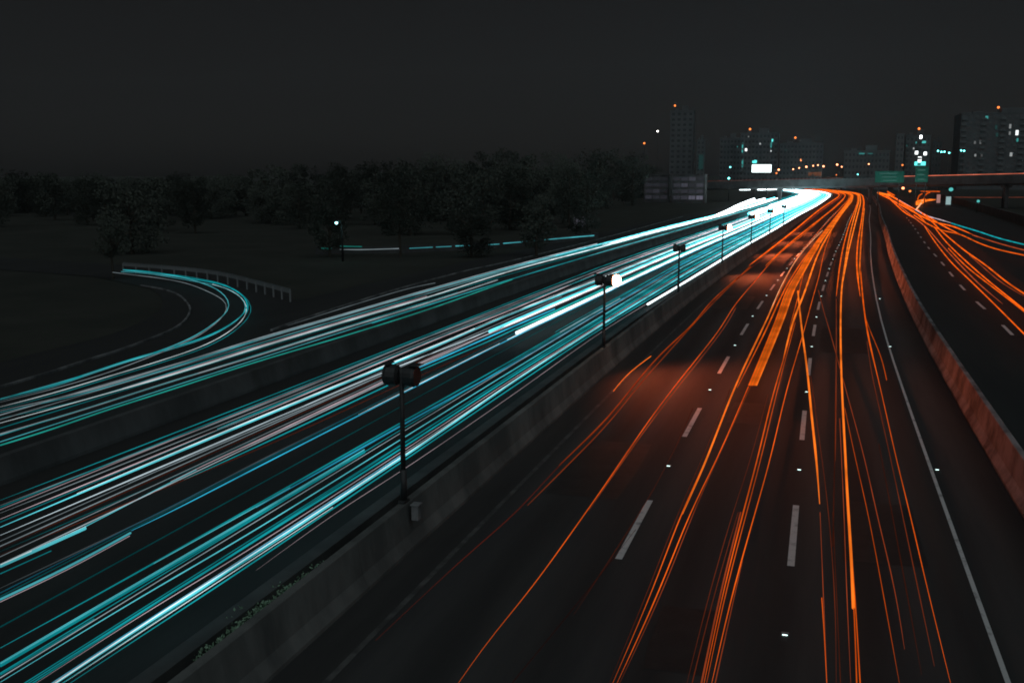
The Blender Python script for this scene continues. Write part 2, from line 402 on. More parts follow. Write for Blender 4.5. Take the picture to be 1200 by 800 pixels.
# -- carriageway of oncoming traffic, upper half
E_ = 520
T('main', 'teal', [(0,586),(300,470),(480,400),(600,353),(700,314)], 1.3, .35, ext=E_, far=2.5)
T('main', 'grey', [(0,592),(300,477),(488,400),(600,358),(700,317)], 1.8, .22, ext=E_, far=3)
T('main', 'grey', [(0,601),(300,481),(497,400),(600,360)], 1.3, .25)
T('main', 'pink', [(0,608),(300,485.5),(505,400),(600,362.5),(700,320)], 2.0, .5, ext=E_, far=4)
T('main', 'cyan', [(0,617.5),(150,554),(300,491.5),(460,426),(522,401),(600,367.5),(700,329)], 2.9, .75, ext=E_, far=5)
T('main', 'white', [(90,578),(300,490),(460,424.5),(522,399.5),(600,366),(700,327.5)], 1.7, .9, ext=E_, far=4)
T('main', 'grey', [(0,627),(300,499.5),(446,437.5),(542,400),(600,376),(700,335)], 2.0, .7, ext=E_, far=5)
T('main', 'grey', [(150,566),(300,502.5),(446,440)], 1.8, .25)
T('main', 'brown', [(0,642),(300,508),(446,443),(560,394)], 1.2, .05)
T('main', 'brown', [(0,650),(300,527),(466,452),(575,403),(640,374)], 1.0, .08)
T('main', 'teal', [(0,646),(130,590),(230,547),(300,514)], 1.0, .12)
T('main', 'cyan', [(0,663),(50,641),(100,618.5)], 4.6, .55, note=', blunt stub')
T('main', 'white', [(0,661.5),(50,639.5),(100,617)], 1.7, .85, note=', on the stub')
T('main', 'teal', [(0,672),(60,645)], 1.3, .3)
T('main', 'cyan', [(100,616.5),(132,600),(180,575),(230,550)], 1.4, .45)
T('main', 'pink', [(200,564),(250,539.5),(300,517),(380,479),(446,448.5),(485,429),(556,398),(600,380),(700,337)], 2.4, .38, ext=E_, far=4)
T('main', 'teal', [(215,562),(300,523.5),(464,447),(487,436),(570,401),(600,387),(690,346)], 1.8, .55, ext=E_, far=3)
T('main', 'blue', [(476,437),(520,418),(600,383),(650,362)], 2.0, .9)
T('main', 'cyan', [(0,702),(80,664),(153,624)], 3.2, .38, note=', lower stub')
T('main', 'pink', [(0,705),(80,667),(152,627.5)], 1.0, .4)
T('main', 'blue', [(154,621.5),(200,599.5),(300,548),(466,463.5),(592,400),(690,353)], 2.0, .75, ext=E_, far=4)
T('main', 'white', [(420,485.5),(466,462.5),(592,399),(690,352)], 1.0, .9)
T('main', 'grey', [(0,689),(188,600),(300,541.5),(466,460.5),(594,398)], 2.0, .07)
T('main', 'cyan', [(574,388.5),(640,360),(700,334.5)], 5.2, 1.3, ext=E_, far=6, note=', starting blunt')
T('main', 'white', [(574,390),(640,361.5),(700,336)], 2.2, 2, ext=E_, far=8)
T('main', 'white', [(605,390),(650,369),(704,344)], 4.5, 1.6, ext=E_, far=8, note=', starting blunt')
T('main', 'green', [(605,386),(650,365.5),(704,341)], 2.0, .8, ext=E_, far=4)
# lower half, near the median
T('main', 'teal', [(0,759),(140,682),(285,600),(470,495),(600,422),(704,361),(800,306)], 2.8, .34, ext=E_, far=4)
T('main', 'cyan', [(180,660),(285,602),(340,571)], 1.2, .5)
T('main', 'blue', [(300,594.5),(470,498.5),(600,427),(704,365.5),(800,309)], 3.0, .42, ext=E_, far=3)
T('main', 'teal', [(0,779),(150,691.5),(300,604),(427,529)], 5.6, .30, note=', ending blunt')
T('main', 'cyan', [(0,776),(150,689),(300,601.5),(427,526.5)], 1.8, .5)
T('main', 'teal', [(0,790),(60,755),(110,725)], 2.6, .22)
T('main', 'cyan', [(0,799),(150,708),(300,620),(470,514.5),(600,434),(704,371),(800,313)], 1.8, .65, ext=E_, far=6)
T('main', 'teal', [(33,800),(160,720),(300,632.5),(470,525.5),(600,441),(704,376.5),(800,318)], 3.0, .55, ext=E_, far=5)
T('main', 'pink', [(42,800),(160,724),(300,638.5),(470,529.5),(600,444.5),(704,379)], 1.0, .6, ext=E_, far=3)
T('main', 'cyan', [(66,800),(160,738),(300,648.5),(470,537),(500,517),(600,448.5),(704,381.5),(800,323)], 3.6, .8, ext=E_, far=6)
T('main', 'white', [(64,800),(160,736.5),(300,647),(470,535.5)], 2.2, 1.1)
T('main', 'blue', [(60,800),(160,735),(300,645),(470,533.5)], 2.4, .6)
T('main', 'white', [(74,800),(160,743.5),(300,652.5),(390,594)], .9, .9)
T('main', 'teal', [(82,800),(160,748.5),(300,656.5),(470,541.5),(600,454),(704,385),(800,327)], 2.2, .5, ext=E_, far=5)
T('main', 'pink', [(300,668),(390,603),(478,546.5),(600,463),(704,389.5),(800,330.5)], .9, .35, ext=E_, far=2)
T('main', 'white', [(759,356.5),(787,340),(830,314)], 3.0, 2.2, ext=E_, far=8, note=', starting blunt')
for i in range(16):
    X = rnd.uniform(-19.6, -10.8); Y0 = rnd.choice([200, 215, 230, 250])
    W = [Vector((X+bend(Y), Y, .68)) for Y in range(Y0, 521, 15)]
    rr = [min(.42, .12*(1+Y/120)) for Y in range(Y0, 521, 15)]
    groups['main'].append((W, rr, 'white' if i % 3 else 'cyan', 3.0, 8.0, .68, 3, ', far away'))
def fine(grp, pa, pb, n, cols, s0, s1, w0, w1, ynear, note):
    a = un(*pa, .66); b = un(*pb, .66)
    for i in range(n):
        X = a.x+(b.x-a.x)*(i+rnd.random())/n; dr = rnd.uniform(-.5, .5); c = rnd.choice(cols); st = rnd.uniform(s0, s1); Y1 = rnd.choice([60, 90, 140, 380, 500, 520]); Y0 = ynear if rnd.random() < .7 else rnd.choice([25, 32, 45])
        Ys = [Y for Y in YS if Y0 <= Y <= Y1]; q = rnd.uniform(w0, w1)
        W = [Vector((X+dr*(Y/120 if Y < 120 else 1)+bend(Y), Y, .66+rnd.random()*0)) for Y in Ys]
        rr = [min(.3, q*(1+max(0, Y-15)/60)) for Y in Ys]
        groups.setdefault(grp, []).append((W, rr, c, st, st*4, .66, 1, note))
fine('main', (300,591), (300,664), 10, ['teal', 'cyan', 'teal', 'teal', 'grey'], .2, .6, .006, .013, 5, ', fine strand')
fine('main', (300,470), (300,522), 9, ['grey', 'pink', 'grey', 'teal', 'cyan'], .15, .55, .007, .014, 5, ', fine strand')
fine('main', (300,528), (300,585), 3, ['grey', 'teal', 'blue'], .06, .25, .007, .012, 5, ', fine strand')
fine('upper', (300,397), (300,426), 6, ['grey', 'grey', 'cyan', 'teal'], .2, .5, .008, .014, 15, ', fine strand')
# -- left-hand road
T('upper', 'cyan', [(0,483),(100,460.5),(200,431),(300,399),(400,370),(500,341),(600,313),(700,287),(780,266),(840,251.5),(885,238),(908,231.5)], 2.3, .38, far=6)
T('upper', 'grey', [(0,481),(100,458.5),(200,428.5),(300,397),(400,368.5),(500,339.5),(600,311.5),(700,285.5)], 1.6, .4, far=4)
T('upper', 'teal', [(0,490),(100,468),(200,436.5),(300,404),(400,374),(600,315),(700,289),(840,253)], 1.5, .32, far=3)
T('upper', 'white', [(0,495.5),(80,473.5),(200,439.5),(300,408),(400,378),(500,348.5),(600,317),(700,290.5),(780,269),(840,254),(885,240.5),(915,231)], 1.8, .7, far=6)
T('upper', 'pink', [(130,459),(200,438),(300,406.5),(400,376.5),(500,347)], 1.8, .4)
T('upper', 'grey', [(0,508.5),(90,482),(200,447),(300,417),(400,386),(500,355.5),(583,328)], 2.0, .33, note=', ending blunt')
T('upper', 'white', [(300,416.5),(400,385.5),(500,355),(583,327.7)], 1.2, .7)
T('upper', 'green', [(0,521.5),(60,503),(120,482),(200,456.5),(300,424),(400,394.5),(500,363),(600,327.5)], 1.9, .45, note=', ending blunt')
T('upper', 'grey', [(337,381.5),(400,361.5),(475,339),(510,331.5)], 1.0, .18)  # glowing strand painted in for the pale kerb line below it
T('upper', 'white', [(700,289),(780,268),(840,253),(870,245),(905,234)], 2.6, 3, far=8)
T('upper', 'white', [(835,254),(850,248),(866,240),(884,233)], 3.2, 4, far=8)
T('upper', 'white', [(845,252),(862,245),(880,237.5),(896,233)], 3.0, 4, far=8)
T('upper', 'white', [(867,222.3),(873,222.4),(879,222.3)], 1.6, 8, z=.9, note=', short blaze')
T('upper', 'white', [(888,222.4),(900,222.2),(911,221.8)], 1.6, 8, z=.9, note=', longer blaze')
# -- slip road
T('ramp', 'teal', rampA[1:16], 1.6, .62, far=.9)
T('ramp', 'white', [(0,476.6),(60,461),(120,443),(180,425),(234,407),(264,392),(282,378.5),(291.6,366.5),(292.5,360.5),(285,349),(270,339.5),(249,333)], 1.0, .7)
T('ramp', 'cyan', [(0,467.5),(30,459),(90,442),(138,426.6),(180,413.5),(216,399.5),(240,386.5),(261,370.5),(268.5,360.5),(268,353),(261,344),(246,335),(210,324.5),(144,316.3)], 1.4, .45)
T('ramp', 'grey', [(0,471),(60,456),(120,438.5),(168,421),(210,404),(237,390.5),(258,374),(266.4,362),(263.4,353),(249,344),(222,333),(192,326.6),(156,322),(132,319)], 1.0, .3)
T('ramp', 'teal', [(225,325),(258,332),(278,341),(288,350),(292,359),(288,368)], 1.0, .5)

T('ramp', 'cyan', [(x-2, y+2.2) for x, y in rampA[1:16]], .8, .5)
T('ramp', 'teal', [(0,479),(60,463.5),(120,445.5),(180,427.5),(234,409.5),(265,394.5),(284,380),(294,367),(295,360.5),(287,347.5),(270,337),(249,330.5),(225,325),(190,320.5),(146,317)], .8, .45)
# -- outgoing traffic
CURL = 545
z = .85
def O(col, px, wd, s, far=None, ext=None, note=''):
    if far and col != 'hot': far = min(far, max(1.15, s))
    trail('orange', col, px, wd, s, z, ext, far, note=note)
O('orange', [(537,800),(575,745),(616,698),(700,581),(740,522),(780,466),(842,388),(858,361),(886,328),(910,300),(940,276),(972,248),(990,231)], 1.8, .75, 2.2, CURL)
O('brown', [(690,598),(742,523),(783,468),(846,388),(862,361)], 1.3, .3)
O('red', [(440,750),(545,652),(605.5,600),(655,545),(700,505),(715,488),(768,423),(812,381),(828,360),(850,339),(880,314),(904,294),(932,272),(960,249),(984,232)], 1.1, .10, 2.2, CURL)
O('orange', [(655,545),(700,502),(715,486),(768,421),(812,380),(828,358.5),(850,338),(880,312.5)], 1.5, .38)
O('orange', [(618,592),(680,530),(712,497),(745,456),(780,416),(834,356.5),(851,340),(879,311.5)], 1.3, .3)
O('orange', [(878,311),(904,291),(932,269),(958,247.5),(982,231)], 2.0, 1.2, 2.2, CURL)
O('orange', [(897,311.5),(920,290),(944,270),(976,245),(988,234)], 1.8, .9, 2, CURL)
O('amber', [(719,458),(721,453),(724,449),(726,447),(731,440.5),(737,437),(743,430.5),(752,426),(763,417)], 1.1, 1.1, note=', jagged reflection')  # jagged strand glows in place of a reflection beside the median barrier
# bundle in the left lane
O('orange', [(718,800),(761,700),(799,600),(827,540),(860,455),(887,397),(915,340),(932,305),(948,284),(964,266),(980,249),(994,234)], 2.0, .75, 3, CURL)
O('brown', [(714,800),(756,700),(795,600),(822,540),(856,455)], 1.2, .1)
O('amber', [(800,602),(827,540.5),(860,456),(888,397),(906,358)], 3.0, .9)
O('hot', [(896,380),(904,361),(916,334),(932,306),(948,286),(964,270)], 1.1, 1.0, 1.5, note=', whitest')
O('orange', [(723,800),(769,700),(809,600),(839,540),(877,453)], 1.7, .9)
O('brown', [(726,800),(773,700),(812,602),(844,530),(880,452)], 1.4, .25)
O('orange', [(864,454),(878,426),(898,386),(919,340),(940,306),(962,278),(984,250),(997,234)], 2.2, .8, 2.5, CURL)
for k_, (d_, s_) in enumerate([(-4.2, .8), (-2.4, .55), (-.6, .72), (1.2, .5), (3.0, .68), (4.6, .9)]):
    O('amber' if k_ % 2 else 'orange', [(x+d_*min(1, (y-VY)/150+.1), y) for x, y in [(882,451),(900,408),(917,366),(925,341),(940,316),(956,288),(972,266),(992,240),(998,231)]], 2.1, s_, 1.4, CURL, note=', square-ended ribbon')
O('orange', [(886,450),(904,408),(921,366),(930,341),(944,314),(960,288)], 2.0, .8)
O('brown', [(672,720),(745,608),(784,540),(812,478)], 1.0, .06)
# second bundle
O('orange', [(825,800),(846,700),(871,600),(887,540),(905,465),(920,415),(930,377),(944,341),(950,322),(960,296),(972,274),(986,252),(999,234)], 2.3, .7, 2.4, CURL)
O('brown', [(822,800),(843,700),(868,600)], 2.4, .28)
O('orange', [(828,800),(849,700),(875,600),(891,540),(909,465),(922,415),(932,378)], 1.4, .6)
O('orange', [(834,800),(857,700),(885,600),(902,540),(921,460),(940,395),(955,340),(960,324),(965,298),(974,272)], 1.8, .85, 1.6)
O('brown', [(838,800),(859,705),(870,656)], 1.4, .25)
O('brown', [(805,800),(830,700),(859,600),(879,540),(900,462)], 1.1, .14)
O('brown', [(811,800),(836,700),(865,600)], 1.1, .14)
O('amber', [(918,420),(928,380),(942,345),(949,324),(958,299),(970,276),(984,254),(998,236)], 3.0, 1.1, 2.4, CURL)
O('orange', [(925,385),(936,345),(940,325),(950,297),(962,276),(976,258)], 1.3, .7, 1.4)
# streaks drifting to the right
O('amber', [(935,341),(937,362),(941,397),(947,440),(950,477),(957,540),(960.5,590)][::-1], 3.4, .95, note=', ending pointed')
O('brown', [(961,600),(966,725),(969,800)][::-1], 1.0, .3)
O('orange', [(963,700),(966,740),(969,800)][::-1], 1.0, .7)
O('brown', [(980,800),(979,712),(971,600),(958,500),(950,440)], 1.1, .13)
O('brown', [(985,800),(981,712),(976,600)], 1.0, .07)
# main streak in the right lane
O('amber', [(1000,712),(998,655),(994,600),(991,540),(986.5,452),(985,390),(986,341),(989,318),(993,290),(998,266),(1003,248),(1006.5,236)], 3.8, 1.0, 2.6, CURL, note=', strongest')
O('orange', [(1004,800),(1001,712),(997,655)], 1.5, .55)
O('orange', [(1008,800),(1004,730),(999,660)], 1.5, .6)
O('brown', [(997,800),(992,687),(989,600),(984,490)], 1.0, .35)
O('orange', [(980,347),(984,312),(988,290),(995,264),(1002,246),(1005,237)], 1.7, 1.0, 2, CURL)
O('brown', [(979,540),(980,415),(980,350)], 1.3, .22)
O('brown', [(976,640),(978,540),(979,460)], 1.3, .05)
O('amber', [(988,330),(993,300),(999,275),(1004,255),(1008,240)], 2.0, 1.2, 2, CURL)
O('orange', [(1114,800),(1085,682),(1066,600),(1051,540),(1030,447),(1016,390),(1011,345),(1008,312),(1010,280),(1012,252),(1013,237)], 1.6, .62, 2.2, CURL)
O('orange', [(1030,447),(1018,397),(1012,358),(1008.5,318)], 2.2, .7)
O('orange', [(1008,347),(1004,314),(1005,286),(1009,262),(1012,240)], 1.9, 1.1, 2.2, CURL)
O('amber', [(1006,330),(1008,300),(1009,280),(1011,262),(1013,244)], 1.3, .8, 1.6)
O('orange', [(1039,445),(1034,420),(1019,387),(1013,368)], 1.2, .38, note=', short spur')
O('brown', [(1095,780),(1077,695),(1057,600),(1040,520),(1022,440),(1016,400)], 1.4, .16)
O('orange', [(1054,800),(1035,695),(1017,600),(1003,540),(990,478)], 1.2, .38)
O('brown', [(1060,760),(1050,695),(1027,600),(1014,540),(990,452),(975,397),(964,360),(959,340)], 1.5, .26)
O('brown', [(1080,790),(1062,690),(1045,600),(1030,520)], 1.2, .05)
O('red', [(600,800),(690,690),(745,620)], .8, .02)
# -- right-hand road
z = .85
def Q(col, px, wd, s, far=None, note=''): trail('right', col, px, wd, s, z, None, far, note=note)
Q('orange', [(1230,421),(1190,381),(1164,355),(1132,324),(1117.5,310.5),(1102.5,292.5),(1090.5,276),(1083.8,265.5)], 2.1, 1.0, 1.2)
Q('brown', [(1175,356),(1144.5,330),(1110,294),(1086,267),(1071,255),(1054.5,241.5),(1039.5,229.5)], 1.6, .5, 1.2)
Q('orange', [(1240,398),(1198,363),(1155,330),(1132,312),(1111.5,291)], 2.0, .9)
Q('orange', [(1240,396),(1198,361),(1159.5,330),(1137,310.5),(1110,285),(1095,266)], 2.1, 1.1, 1.3)
Q('orange', [(1240,368),(1200,344),(1179,330),(1155,310.5),(1131,294),(1104,271.5),(1092,259.5),(1075.5,246)], 2.3, .9, 1.6)
Q('brown', [(1200,347),(1172,330),(1150,311),(1136,299)], 1.4, .35)
Q('orange', [(1240,308),(1200,299),(1170,292.5),(1147.5,285),(1125,274.5),(1104,270),(1084.5,261),(1071,252)], 1.8, .6, 1.4)
Q('brown', [(1240,302),(1200,293),(1170,285),(1140,275.5)], 1.5, .45, .6)
Q('orange', [(1140,275),(1117.5,265.5),(1098,261),(1083,255),(1050,237),(1030,227)], 2.0, .9, 1.5)
Q('orange', [(1126,275),(1104,264),(1083,251),(1062,240),(1040,226.5)], 1.8, 1.0, 1.6)
Q('teal', [(1240,296),(1200,286.5),(1170,279),(1147.5,271.5),(1125,264.8),(1115,261.5)], 1.8, .75, .75, note=', lone teal')
Q('pink', [(1115,261.5),(1104,258),(1086,252.8),(1069.5,243.8),(1050,232.5)], 1.4, .7, .9)
Q('orange', [(1072,256),(1060,249),(1048,238),(1038,229)], 1.6, 1.0, 1.4)
Q('orange', [(1086,262),(1074,250),(1058,239),(1046,231),(1030,227)], 1.6, 1.0, 1.4)
Q('amber', [(1042,229),(1036,227.5),(1029,226)], 3.0, 1.2, 1.4)
def V(col, px, wd, s): trail('turn', col, px, wd, s, .8)
V('amber', [(1097,234),(1086,234.8),(1078.5,238.5),(1074,240),(1071.8,237.8),(1075.5,236),(1084,234)], 2.2, 1.3)
V('hot', [(1074,245),(1077,241.5),(1080,238),(1081,235)], 1.6, 1.4)
V('orange', [(1075.5,234),(1076,230),(1078,228),(1081,227)], 1.2, .8)
V('orange', [(1083,233),(1083.5,229.5),(1086,226.5),(1090,225.5)], 1.2, .8)
V('orange', [(1078.5,224),(1086,224.5),(1095,224.3),(1101,224.6)], 1.4, .8)
V('orange', [(1040,224.5),(1044,227),(1048,229)], 1.2, 1.0)
# -- broken streak at the far left, seen between trunks
trail('edge', 'green', [(377,291),(388,291.3)], 1.6, .3, .8)
trail('edge', 'grey', [(398,292.3),(420,292.6),(445,292),(469,291.2)], 1.1, .35, .8)
trail('edge', 'green', [(399,288.5),(412,288.8),(424,289)], 1.3, .2, .8)
trail('edge', 'cyan', [(480,291),(507,289.7)], 1.1, .35, .8)
trail('edge', 'cyan', [(511,289.5),(529,288.7)], 1.1, .3, .8)
trail('edge', 'cyan', [(534,288.3),(553,287.5)], 1.3, .5, .8)
trail('edge', 'cyan', [(573,286.8),(585,286)], 1.1, .4, .8)
trail('edge', 'cyan', [(590,285.2),(627,282.3)], 1.2, .5, .8)
trail('edge', 'cyan', [(638,281),(665,278.6),(696,276)], 1.4, .5, .8)
build_trails()
# low wall behind the broken streak
wl = ground_path([(370,297.5),(470,296),(590,290),(700,279)])
bm = bmesh.new(); sweep(bm, wl, [(-.15, -.02), (-.15, .7), (.15, .7), (.15, -.02)]); tag(fin(bm, 'garden_wall', M['concrete_dark']), 'low dark wall under the broken teal streak among the trees', 'wall')

# ------------------------------------------------------------------ poles of the median
def median_pole(xp, ybase, ytop, lit, label):
    Yb = min((q*.25 for q in range(60, 1600)), key=lambda Y: abs(proj_x(Vector((-8.55+bend(Y), Y, 1.0)))-xp))   # where the barrier passes
    b = Vector((-8.55+bend(Yb), Yb, 0))
    top = at(xp, ytop, b.y).z
    root = empty('lamp_post', b); tag(root, label, 'lamp post', 'twin-headed lamp posts on the median')
    bm = bmesh.new(); box(bm, (0, 0, 1.03), (.16, .3, .06), bev=.01); fin(bm, 'base_plate', M['dark_metal'], root)
    bm = bmesh.new(); tube(bm, [(0, 0, 1.06), (0, 0, 1.75)], .075, 12); fin(bm, 'sleeve', M['dark_metal'], root, True)
    bm = bmesh.new(); tube(bm, [(0, 0, 1.75), (0, 0, top-.1)], [.058, .05], 12); fin(bm, 'pole', M['dark_metal'], root, True)
    bm = bmesh.new(); box(bm, (0, 0, top-.30), (.5, .07, .07), bev=.015); fin(bm, 'cross_arm', M['dark_metal'], root)
    for s in (-1, 1):
        h = fin_head(s, top); h.parent = root
        if lit and s == 1:
            bm = bmesh.new(); r = bmesh.ops.create_uvsphere(bm, u_segments=16, v_segments=10, radius=1)
            for v in bm.verts: v.co = Vector((.50+v.co.x*.20, v.co.y*.22, top-.26+v.co.z*.24))
            fin(bm, 'lamp_glass', emis('lamp_glass_lit', (1, .42, .2), 30), h, True)
            li = bpy.data.lights.new('lamp_beam', 'SPOT'); li.color = (1, .16, .05); li.energy = lit; li.spot_size = R_(132); li.spot_blend = .9; li.shadow_soft_size = .15
            lo = bpy.data.objects.new('lamp_beam', li); COL.objects.link(lo); lo.parent = root; lo.location = (.82, 0, top-.28)
            lo.rotation_euler = (R_(60), 0, R_(-106))
    return root
def fin_head(s, top):
    bm = bmesh.new()
    # a drum-shaped housing with a visor
    n = 14; a = []; cx = s*.22
    prof = [(0.03, .14), (.07, .22), (.28, .24), (.32, .22), (.35, .22)]
    rings = [[bm.verts.new((cx+s*(d-.2), math.cos(k*2*math.pi/n)*r, top-.26+math.sin(k*2*math.pi/n)*r)) for k in range(n)] for d, r in prof]
    for p, q in zip(rings, rings[1:]):
        for k in range(n): bm.faces.new((p[k], p[(k+1) % n], q[(k+1) % n], q[k]))
    bm.faces.new(rings[0]); bm.faces.new(rings[-1])
    box(bm, (cx+s*.12, 0, top-.01), (.24, .34, .02), bev=.008)
    return fin(bm, 'lamp_head', M['dark_metal'])
median_pole(473, 603, 426, 0, 'nearest unlit dark pole with two drum-shaped heads behind the median barrier')
median_pole(708, 424, 321, 2100, 'second dark pole on the median, its right head blazing white and orange')
median_pole(795, 347, 286, 0, 'third pole on the median, both heads dark against the white streaks')
median_pole(846, 306, 263, 5000, 'fourth pole on the median, a smaller white blaze with a red rim')
median_pole(880, 283, 251, 7000, 'fifth pole on the median, nearly lost in the white glare')
median_pole(902, 270, 245, 7000, 'sixth pole on the median, a dark nick in the glare')
median_pole(918, 261, 240, 5000, 'farthest pole on the median, at the edge of the great glare')
# small control box on the barrier
Yb = min((q*.1 for q in range(100, 500)), key=lambda Y: abs(proj_x(Vector((-8.3, Y, .75)))-487)); p = Vector((-8.3, Yb, 0)); x = -7.98
root = empty('control_box', (x-.30, p.y, .82)); tag(root, 'small pale control box on top of the median barrier below the nearest pole', 'control box')
bm = bmesh.new(); box(bm, (0, 0, -.02), (.16, .2, .34), bev=.015); fin(bm, 'cabinet', M['concrete_light'], root)
bm = bmesh.new(); box(bm, (0, 0, .165), (.2, .24, .03), bev=.008); fin(bm, 'lid', M['steel'], root)

# road studs; the lens glow stands in for a retroreflected glint
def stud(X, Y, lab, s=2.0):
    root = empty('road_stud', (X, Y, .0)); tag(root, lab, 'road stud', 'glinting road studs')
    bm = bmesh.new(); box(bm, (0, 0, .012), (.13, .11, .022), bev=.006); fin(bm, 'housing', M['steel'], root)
    bm = bmesh.new(); box(bm, (0, -.058, .014), (.09, .008, .016), bev=.002); fin(bm, 'lens', emis('stud_glint_glow', (.7, 1, .95), 3.0), root)
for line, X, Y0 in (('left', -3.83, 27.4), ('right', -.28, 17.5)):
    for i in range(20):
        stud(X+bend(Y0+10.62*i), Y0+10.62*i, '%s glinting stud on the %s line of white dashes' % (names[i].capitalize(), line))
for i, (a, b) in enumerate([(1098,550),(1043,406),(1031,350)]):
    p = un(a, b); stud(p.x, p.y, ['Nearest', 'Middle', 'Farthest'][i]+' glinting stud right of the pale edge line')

# ------------------------------------------------------------------ weeds along the low wall
def leafy(bm, c, n, rx, ry, rz, s, shape=1.0):
    for i in range(n):
        a = rnd.random()*2*math.pi; q = rnd.random()**(1/3.); ph = math.acos(rnd.uniform(-1, 1))
        p = Vector((c[0]+q*rx*math.sin(ph)*math.cos(a), c[1]+q*ry*math.sin(ph)*math.sin(a), c[2]+q*rz*math.cos(ph)))
        u = Vector((rnd.gauss(0, 1), rnd.gauss(0, 1), rnd.gauss(0, 1))).normalized(); v = u.orthogonal().normalized()
        k = s*rnd.uniform(.5, 1.3)
        vs = [bm.verts.new(p+u*k), bm.verts.new(p+v*k*.5), bm.verts.new(p-u*k), bm.verts.new(p-v*k*.5)]
        bm.faces.new(vs)
bm = bmesh.new()
for i in range(120):
    t = i/119; q = un(225+t*235, 782-t*164, .3); yy = q.y
    k = .25+.75*math.sin(t*3.1)*(.5+.5*math.sin(t*23+1)**2)
    for q_ in range(3): leafy(bm, (q.x+.02-min(.75, abs(rnd.gauss(0, .42)))*k, yy+rnd.uniform(-.3, .3), .10+rnd.random()*.12*k), int(26*k), .16*k, .2, .04+.07*k, .035)
tag(fin(bm, 'weeds', M['dry']), 'ragged strip of weeds spilling over the low wall, catching teal light', 'weeds', kind='stuff')

# ------------------------------------------------------------------ trees
def crown_mesh(seed, h, rad, m, low=.36):
    global rnd
    keep = rnd; rnd = random.Random(seed); bm = bmesh.new()
    for i in range(26 if low > .3 else 34):
        a = rnd.random()*2*math.pi; q = rnd.random()**.5*rad*.8; zz = h*rnd.uniform(low, .93)
        q *= 1.0-.5*abs(zz/h-.6)
        r = rad*rnd.uniform(.22, .42)
        leafy(bm, (q*math.cos(a), q*math.sin(a), zz), 95, r, r, r*.75, .24)
    me = bpy.data.meshes.new('crown'); bm.to_mesh(me); bm.free(); me.materials.append(m)
    bm = bmesh.new(); tube(bm, [(0, 0, -.1), (.1, .05, h*.3), (0, .1, h*.55), (.1, 0, h*.8)], [.24, .19, .13, .04], 8)
    for i in range(6):
        a = rnd.random()*6.28; z0 = h*rnd.uniform(.3, .6)
        tube(bm, [(0, 0, z0), (math.cos(a)*rad*.35, math.sin(a)*rad*.35, z0+h*.1), (math.cos(a)*rad*.7, math.sin(a)*rad*.7, z0+h*.24)], [.1, .06, .02], 6)
    mt = bpy.data.meshes.new('trunk'); bm.to_mesh(mt); bm.free(); mt.materials.append(M['bark'])
    rnd = keep; return me, mt
kinds = [crown_mesh(11, 10, 3.6, M['leaf'], .12), crown_mesh(12, 12, 3.9, M['leaf_dark']), crown_mesh(13, 9, 4.3, M['leaf_dark'], .08), crown_mesh(14, 11, 4.6, M['leaf_dark'], .05), crown_mesh(15, 9, 5.2, M['leaf'], .05)]
ORD_ = lambda n: '%d%s' % (n, 'th' if 10 < n % 100 < 14 else {1: 'st', 2: 'nd', 3: 'rd'}.get(n % 10, 'th'))
def tree(x, y, kind, s, label, grp):
    root = empty('tree', (x, y, 0), rnd.random()*6.28); root.scale = (s, s, s*rnd.uniform(.92, 1.08)); tag(root, label, 'tree', grp)
    link('crown', kinds[kind][0], None, root); link('trunk', kinds[kind][1], None, root)
# the skyline of trees on the left: photo x, distance, height
sky_t = [(15,180,197),(60,150,199),(112,190,206),(150,88,214),(205,175,202),(262,190,203),(310,160,197),(355,185,196),(395,150,196),(440,165,188),(478,185,184),(520,170,180),(566,200,182),(610,190,178),(655,215,182),(700,240,180),(742,270,182),(-20,120,200),(182,160,208),(335,230,193),(595,260,178),(720,330,183)]
for i, (xp, Y, yt) in enumerate(sorted(sky_t)):
    p = at(xp, yt, Y); kd = (i*2+1) % 5; h0 = (10, 12, 9, 11, 9)[kd]
    tree(p.x, Y, kd, (p.z)/(h0*.98), 'Bushy tree against the night sky, %s from the left' % ORD_(i+1), 'trees along the left skyline')
for i in range(100):
    xp = -30+i*8.0+rnd.uniform(-5, 5); Y = rnd.uniform(125, 330) if xp > 330 else rnd.uniform(120, 230)
    if xp > 700: Y = rnd.uniform(345, 420)
    yt = (206-2*math.sin(xp*.03)) if xp < 300 else 206-20*min(1, (xp-300)/200)+rnd.uniform(0, 14)
    p = at(xp, yt+3, Y); kd = rnd.choice([0, 2, 3, 4, 3, 4]); h0 = (10, 12, 9, 11, 9)[kd]
    tree(p.x, Y, kd, max(p.z, 4)/h0, 'Dark tree in the low wood left of the roads, %s along it' % ORD_(i+1), 'trees of the dark wood')
for i, xp in enumerate([392, 474, 556, 632]):
    q = un(xp, 300, 0); tree(q.x, q.y-1, i % 3, .62, '%s slim tree whose trunk breaks up the teal streak on the far left' % ['First', 'Second', 'Third', 'Fourth'][i], 'slim trees in front of the broken streak')

q = un(133, 327, 0); tree(q.x, q.y, 1, .42, 'Small dense dark tree in front of the far end of the steel guardrail', 'trees along the left skyline')

